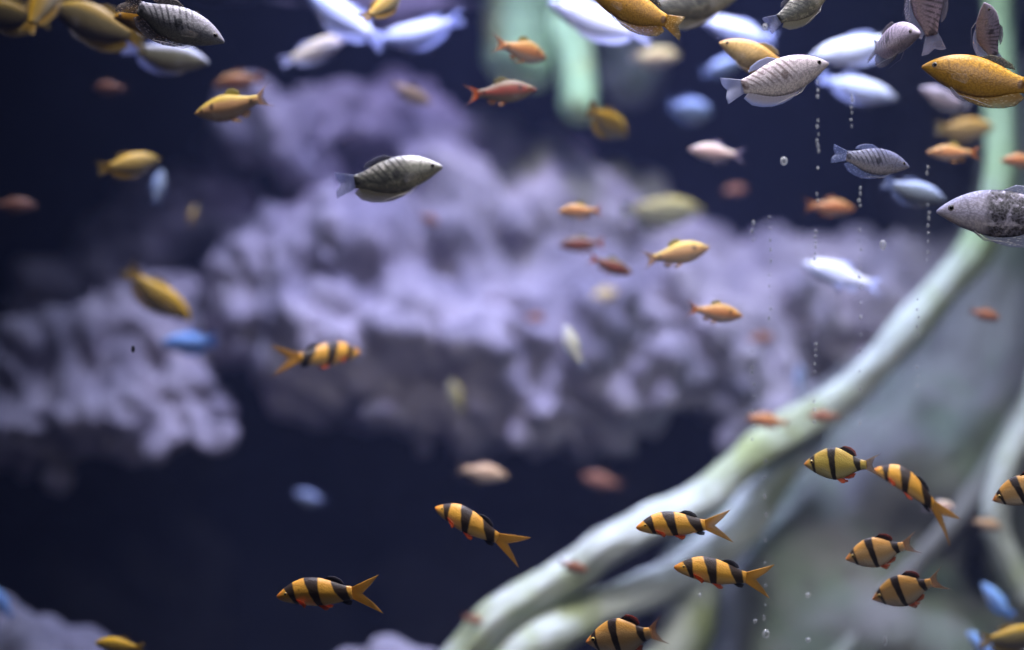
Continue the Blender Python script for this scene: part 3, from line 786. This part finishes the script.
MAUVE = rock_mat('mauve_rock', (.54, .48, .52), (.24, .22, .27), 8)
shelf = [(268, 128, 40, 2.04), (305, 150, 36, 2.03), (325, 118, 40, 2.10), (352, 138, 44, 2.14), (410, 140, 62, 2.2), (475, 160, 62, 2.2), (545, 190, 55, 2.2), (345, 225, 56, 2.12), (290, 262, 40, 2.08),
         (285, 280, 66, 2.02), (262, 330, 46, 1.98), (370, 275, 90, 2.06), (455, 245, 88, 2.12), (540, 260, 85, 2.1), (620, 235, 60, 2.14), (690, 270, 55, 2.12),
         (330, 345, 62, 1.95), (410, 350, 80, 1.97), (500, 340, 90, 1.98), (590, 335, 92, 2.0), (680, 325, 80, 2.03), (770, 320, 80, 2.1), (860, 330, 90, 2.14), (930, 300, 60, 2.2),
         (395, 405, 38, 1.92), (425, 435, 24, 1.92), (470, 395, 48, 1.92), (535, 412, 44, 1.9), (600, 395, 48, 1.93), (660, 385, 52, 1.95), (715, 372, 44, 1.98), (760, 420, 44, 2.0), (735, 455, 26, 1.98)]
# the bulk behind the face, down to the floor at the back
bulk = [(430, 430, 110, 2.26, .5), (570, 430, 110, 2.26, .5), (480, 560, 110, 2.28, .4), (570, 560, 100, 2.28, .4), (480, 670, 110, 2.28, .4), (570, 670, 100, 2.28, .4),
        (330, 360, 80, 2.28, .4)]
rock('rock_shelf', 'large overhanging purple rock shelf in the middle of the tank', shelf, MAUVE, seed=1.0)
SHADE_ROCK = rock_mat('painted_shade_rock', (.045, .045, .055), (.03, .03, .04), 8)  # shade under the overhangs is put into this dark colour
rock('boulder', 'rock mass under the purple shelf with its shade painted in', bulk, SHADE_ROCK, voxel=.022, seed=12)
out_l = [(30, 372, 52, 1.98), (90, 350, 52, 2.0), (150, 335, 46, 2.02), (185, 350, 34, 2.0), (20, 430, 50, 1.92), (75, 420, 48, 1.92), (130, 405, 44, 1.92), (185, 400, 36, 1.93),
         (60, 470, 24, 1.88), (62, 495, 14, 1.87), (115, 450, 24, 1.88), (135, 468, 16, 1.88), (165, 450, 22, 1.88), (212, 440, 22, 1.88), (-60, 400, 70, 2.0)]
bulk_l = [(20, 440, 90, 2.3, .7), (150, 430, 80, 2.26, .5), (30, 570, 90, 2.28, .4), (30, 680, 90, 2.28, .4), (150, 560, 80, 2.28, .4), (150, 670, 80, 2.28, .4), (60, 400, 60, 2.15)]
rock('rock_outcrop', 'ragged purple rock outcrop at lower left', out_l, MAUVE, seed=4.0)
rock('boulder', 'rock mass under the left outcrop with its shade painted in', bulk_l, SHADE_ROCK, voxel=.022, seed=15)
ridge = [(95, 262, 40, 2.25), (150, 235, 44, 2.25), (205, 205, 40, 2.26), (235, 150, 30, 2.28), (60, 290, 36, 2.22), (120, 290, 40, 2.3), (190, 260, 36, 2.34), (225, 215, 30, 2.3)]
rock('rock_ridge', 'dim sloping rock ridge above the left outcrop', ridge + [(130, 330, 50, 2.36, .4)], MAUVE, seed=7.0)
SLATE = rock_mat('slate_rock', (.17, .17, .18), (.10, .10, .11), 8)
rock('boulder', 'dark grey upright rock behind the green limb at upper right', [(930, 60, 48, 2.3), (945, 130, 46, 2.3), (930, 200, 46, 2.3), (955, 260, 44, 2.3), (985, 160, 50, 2.32), (990, 60, 50, 2.32), (940, 0, 46, 2.32), (1000, 240, 50, 2.32), (1000, 340, 55, 2.34), (1010, 450, 60, 2.34), (1010, 560, 70, 2.34), (1010, 670, 75, 2.34)], SLATE, amp=.03, seed=21)
STONE = rock_mat('bottom_stone', (.30, .29, .35), (.20, .19, .25), 10)
rock('boulder', 'rounded pale stone rising at bottom centre left', [(380, 672, 40, 1.68), (345, 690, 44, 1.68), (425, 692, 42, 1.68), (385, 760, 60, 1.68), (385, 815, 70, 1.68)], STONE, amp=.02, seed=2)
rock('boulder', 'dim bluish stone in the bottom left corner', [(20, 660, 44, 1.7), (75, 672, 36, 1.7), (-20, 640, 50, 1.72), (30, 740, 60, 1.72), (30, 815, 70, 1.72)], STONE, amp=.02, seed=3)


# ------------------------------------------------------------------ driftwood
def cat_rom(P, n):
    out = []
    for i in range(len(P) - 1):
        p0, p1, p2, p3 = P[max(i - 1, 0)], P[i], P[i + 1], P[min(i + 2, len(P) - 1)]
        for k in range(n):
            t = k / n
            out.append(tuple(.5 * (2 * b + (c - a) * t + (2 * a - 5 * b + 4 * c - e) * t * t + (3 * b - a - 3 * c + e) * t**3) for a, b, c, e in zip(p0, p1, p2, p3)))
    out.append(P[-1])
    return out


def limb(name, pts, mat, parent, org, nseg=14, nr=28, groove=.10, knob=.16, seed=0.0):
    """pts: (px, py, distance, radius px)"""
    P = []
    for px, py, d, r in pts:
        v = at(px, py, d) - org
        P.append((v.x, v.y, v.z, r * d / FPX))
    S = cat_rom(P, nseg)
    bm = bmesh.new()
    prev, up = None, Vector((0, -1, 0))
    for i, s in enumerate(S):
        c = Vector(s[:3])
        t = (Vector(S[min(i + 1, len(S) - 1)][:3]) - Vector(S[max(i - 1, 0)][:3])).normalized()
        e = (up - t * up.dot(t)).normalized()
        f = t.cross(e)
        ring = []
        for k in range(nr):
            a = 2 * PI * k / nr
            dr = e * math.cos(a) + f * math.sin(a)
            g = noise.fractal(Vector((math.cos(a) * 2.2 + seed, math.sin(a) * 2.2, i * .06)), 1, 2, 3) * groove * 1.6
            kn = noise.noise(c * 11 + dr * .6 + Vector((seed, 0, 0))) * knob * 1.6
            ring.append(bm.verts.new(c + dr * s[3] * (1 + g + kn)))
        if prev:
            for k in range(nr):
                bm.faces.new((prev[k], prev[(k + 1) % nr], ring[(k + 1) % nr], ring[k]))
        else:
            bm.faces.new(ring[::-1])
        prev = ring
    bm.faces.new(prev)
    bmesh.ops.recalc_face_normals(bm, faces=bm.faces)
    return from_bm(name, bm, mat, parent)


PALE = wood_mat('algae_pale_wood', (.54, .59, .53), (.32, .38, .17), (.18, .19, .12), moss=(.68, .84, (.44, .64, .34)))
GREY = wood_mat('grey_wood', (.20, .205, .195), (.14, .18, .13), (.075, .075, .07))
org = Vector((at(900, 500, 1.95).x, 1.95, 0))
dw = thing('driftwood', 'big driftwood trunk with a pale algae-covered limb curving up at right', 'driftwood', org)
limb('branch', [(1000, -60, 1.80, 15), (1001, 30, 1.80, 15), (1002, 110, 1.78, 16), (1002, 180, 1.76, 17), (978, 245, 1.75, 17), (930, 305, 1.74, 18), (884, 358, 1.73, 18), (845, 398, 1.73, 19),
                (795, 428, 1.72, 20), (745, 462, 1.70, 20), (700, 500, 1.68, 18), (650, 522, 1.66, 18), (606, 546, 1.65, 17), (568, 576, 1.64, 18), (525, 602, 1.63, 18), (488, 628, 1.62, 20), (455, 675, 1.62, 22)],
     PALE, dw, org, knob=.20, seed=1)
limb('branch', [(815, 422, 1.78, 18), (770, 480, 1.76, 22), (735, 530, 1.74, 20), (690, 566, 1.72, 20), (640, 592, 1.69, 20), (590, 614, 1.66, 22), (540, 642, 1.63, 26), (480, 690, 1.62, 30)],
     PALE, dw, org, knob=.20, seed=5)
limb('branch', [(700, 555, 1.74, 22), (690, 620, 1.72, 26), (650, 690, 1.70, 30)], PALE, dw, org, knob=.2, seed=11)
limb('branch', [(1040, 400, 1.78, 18), (1012, 440, 1.74, 14), (965, 505, 1.74, 12), (915, 565, 1.73, 11), (860, 625, 1.72, 12), (820, 700, 1.68, 18)], GREY, dw, org, seed=8)
limb('branch', [(1060, 330, 1.72, 16), (1035, 410, 1.70, 15), (1005, 470, 1.70, 14), (995, 530, 1.70, 14), (1030, 600, 1.70, 16)], PALE, dw, org, seed=9)
limb('trunk', [(1030, 60, 2.02, 30), (1022, 180, 2.02, 45), (1005, 290, 2.0, 66), (970, 400, 1.98, 105), (905, 520, 1.96, 160), (860, 640, 1.95, 200), (840, 760, 1.95, 215)],
     GREY, dw, org, nr=80, groove=.13, knob=.10, seed=3)

org2 = Vector((at(545, 60, 2.0).x, 2.0, CAM_Z + .2))
st = thing('hanging_root', 'pale green root stump hanging into the water at top centre', 'driftwood', org2)
GREEN = wood_mat('pale_green_wood', (.50, .78, .42), (.66, .66, .22), (.18, .30, .14))
limb('trunk', [(520, -70, 2.0, 44), (522, 0, 2.0, 42), (524, 60, 2.0, 40), (520, 84, 2.0, 24)], GREEN, st, org2, seed=2)
limb('branch', [(560, -40, 1.98, 22), (568, 30, 1.96, 20), (576, 75, 1.95, 18), (580, 108, 1.95, 17), (581, 122, 1.95, 9)], GREEN, st, org2, seed=6)
limb('branch', [(640, -60, 2.02, 50), (635, 20, 2.02, 42), (630, 80, 2.02, 30), (626, 105, 2.02, 14)], GREY, st, org2, seed=4)

# ------------------------------------------------------------------ bubbles and specks on the pane
BUB = NT('air_bubble')
lw = BUB.n('ShaderNodeLayerWeight')
lw.inputs['Blend'].default_value = .45
gl = BUB.n('ShaderNodeBsdfPrincipled')
gl.inputs['Base Color'].default_value = (.9, .92, .95, 1)
gl.inputs['Roughness'].default_value = .12
tr = BUB.n('ShaderNodeBsdfTransparent')
mx = BUB.n('ShaderNodeMixShader')
BUB.l(BUB.math('ADD', BUB.math('MULTIPLY', lw.outputs['Facing'], .8), .18, clamp=True), mx.inputs[0])
BUB.l(tr.outputs[0], mx.inputs[1])
BUB.l(gl.outputs[0], mx.inputs[2])
BUBBLE = BUB.done(mx.outputs[0])
bmb = bmesh.new()
bmesh.ops.create_uvsphere(bmb, u_segments=14, v_segments=10, radius=1)
bub_me = bpy.data.meshes.new('bubble')
bmb.to_mesh(bmb and bub_me)
bmb.free()
bub_me.materials.append(BUBBLE)
bub_me.polygons.foreach_set('use_smooth', [True] * len(bub_me.polygons))


def bubble(px, py, rp, label, group=None, tall=1.0):
    o = bpy.data.objects.new('air_bubble', bub_me)
    COL.objects.link(o)
    r = rp * 1.2 / FPX
    o.location = at(px, py, GLASS_Y + r * .85)
    o.scale = (r, r * .8, r * tall)
    return tag(o, label, 'bubble', group)


bubble(784, 161, 3.4, 'lone round bubble on the pane below the pinkish silver gourami', tall=1.25)
bubble(883, 245, 3.2, 'bright white bubble on the pane right of the blue-white fish', tall=1.5)
bubble(766, 634, 3.4, 'bright bubble at the foot of the bottom trail, right of the lower loach', tall=1.2)
bubble(765, 27, 2.6, 'bubble above the pinkish silver gourami near the top', tall=1.3)
bubble(808, 595, 2.4, 'upper of two bubbles on the pane over the dark trunk')
bubble(808, 640, 2.4, 'bubble at the bottom edge over the dark trunk')
bubble(885, 641, 1.8, 'drop-shaped bubble at the bottom edge below the nose-down barb', tall=2.6)
bubble(755, 621, 2.0, 'small bubble just left of the bright bottom bubble')
bubble(700, 595, 1.8, 'small bubble below the lower banded loach')
rb = random.Random(3)
TRAILS = [
    (818, [82, 90, 97, 120, 127, 134, 140, 145, 151, 167, 194, 200], 'tiny bubble in the vertical trail left of the mottled blue gourami'),
    (815, [231, 236, 241, 247, 253, 259, 345, 351, 357, 364, 371, 401, 410, 421], 'tiny bubble in the trail down past the head of the blue-white fish'),
    (852, [95, 101, 107, 113, 120, 126], 'tiny bubble in the short trail at the tail of the mottled blue gourami'),
    (860, [188, 194, 200, 206, 231, 240, 249, 258, 268, 277, 287, 302, 318, 334, 350, 372, 389, 408, 422], 'tiny bubble in the long trail below the mottled blue gourami'),
    (928, [166, 173, 205, 212, 219, 226, 234, 242, 251, 259], 'tiny bubble in the trail left of the lavender-headed gourami'),
    (918, [300, 309, 318, 327, 336, 357, 366, 376, 385], 'tiny bubble in the trail crossing the pale driftwood limb'),
    (770, [216, 228, 241, 250, 262, 274, 286, 298, 309, 318], 'tiny bubble in the trail right of the golden climbing barb'),
    (753, [222, 231, 240, 352, 368, 373, 384, 396, 410, 425, 440], 'tiny bubble in the leftmost trail on the pane'),
    (765, [460, 478, 497, 515, 540, 562, 585, 604, 618], 'tiny bubble in the faint trail leading to the bright bottom bubble'),
]
for x, ys, lab in TRAILS:
    for y in ys:
        bubble(x + rb.uniform(-1.2, 1.2), y + rb.uniform(-1, 1), rb.uniform(.9, 1.55), lab, lab.replace('tiny bubble', 'bubbles'), rb.choice((1.0, 1.3, 1.8)))

SPECK = plain('dark_speck', (.01, .01, .012), .5)
bmb = bmesh.new()
bmesh.ops.create_uvsphere(bmb, u_segments=12, v_segments=8, radius=1)
o = from_bm('debris_speck', bmb, SPECK)
r = 2.6 * 1.2 / FPX
o.location = at(133, 349, GLASS_Y + r * .7)
o.scale = (r * .75, r * .6, r * 1.4)
tag(o, 'tiny dark speck on the pane before the left outcrop', 'speck')

# ------------------------------------------------------------------ light
def lamp(name, kind, loc, aim, energy, color, **kw):
    ld = bpy.data.lights.new(name, kind)
    ld.energy = energy
    ld.color = color
    for k, v in kw.items():
        setattr(ld, k, v)
    lo_ = bpy.data.objects.new(name, ld)
    COL.objects.link(lo_)
    lo_.location = loc
    lo_.rotation_euler = (Vector(aim) - Vector(loc)).to_track_quat('-Z', 'Y').to_euler()
    return lo_


lamp('rock_spotlight', 'SPOT', (.04, 1.52, 1.75), (.06, 2.02, CAM_Z - .08), 62, (.45, .42, .95), spot_size=math.radians(64), spot_blend=.85, shadow_soft_size=.05)
lamp('front_strip_light', 'AREA', (.2, 1.215, 1.55), (.2, 1.30, .3), 5.5, (1.0, .93, .95), shape='RECTANGLE', size=1.2, size_y=.10, spread=math.radians(60))
lamp('driftwood_spotlight', 'SPOT', (.30, 1.42, 1.6), (.50, 1.75, .80), 15, (.85, 1.0, .9), spot_size=math.radians(56), spot_blend=.8, shadow_soft_size=.05)
lamp('root_fill_spot', 'SPOT', (.12, 1.40, 1.5), (.05, 1.95, CAM_Z + .36), 11, (.9, 1.0, .5), spot_size=math.radians(32), spot_blend=.7, shadow_soft_size=.04)  # extra spot added to brighten and green the hanging root
lamp('overhead_blue_fill', 'AREA', (.06, 1.60, 1.6), (.06, 1.60, .2), 9.5, (.56, .63, 1.0), shape='RECTANGLE', size=1.1, size_y=.2, spread=math.radians(80))  # blue fill added to brighten the pale fish below the surface
lamp('front_fill_light', 'SPOT', (.42, .0, 1.45), (.26, 1.35, .66), 44, (.97, .93, 1.0), spot_size=math.radians(50), spot_blend=1.0, shadow_soft_size=.15)  # unseen fill added in front of the pane to light the fish flanks

w = bpy.data.worlds.new('dark_hall')
w.use_nodes = True
w.node_tree.nodes['Background'].inputs[0].default_value = (.3, .35, .6, 1)
w.node_tree.nodes['Background'].inputs[1].default_value = .004
SC.world = w

# ------------------------------------------------------------------ camera
cd = bpy.data.cameras.new('camera')
cd.lens = 50
cd.sensor_width = 36
cd.clip_start = .02
cd.dof.use_dof = True
cd.dof.focus_distance = 1.255
cd.dof.aperture_fstop = 1.0
cam = bpy.data.objects.new('camera', cd)
COL.objects.link(cam)
cam.location = (0, 0, CAM_Z)
cam.rotation_euler = (PI / 2, 0, 0)
SC.camera = cam
SC.view_settings.view_transform = 'Standard'
SC.view_settings.look = 'None'
SC.view_settings.exposure = 0
SC.view_settings.gamma = 1
SC.view_settings.use_curve_mapping = False
SC.cycles.use_denoising = True
SC.cycles.max_bounces = 6
SC.cycles.transparent_max_bounces = 24
SC.cycles.volume_bounces = 0
SC.cycles.caustics_reflective = False
SC.cycles.caustics_refractive = False
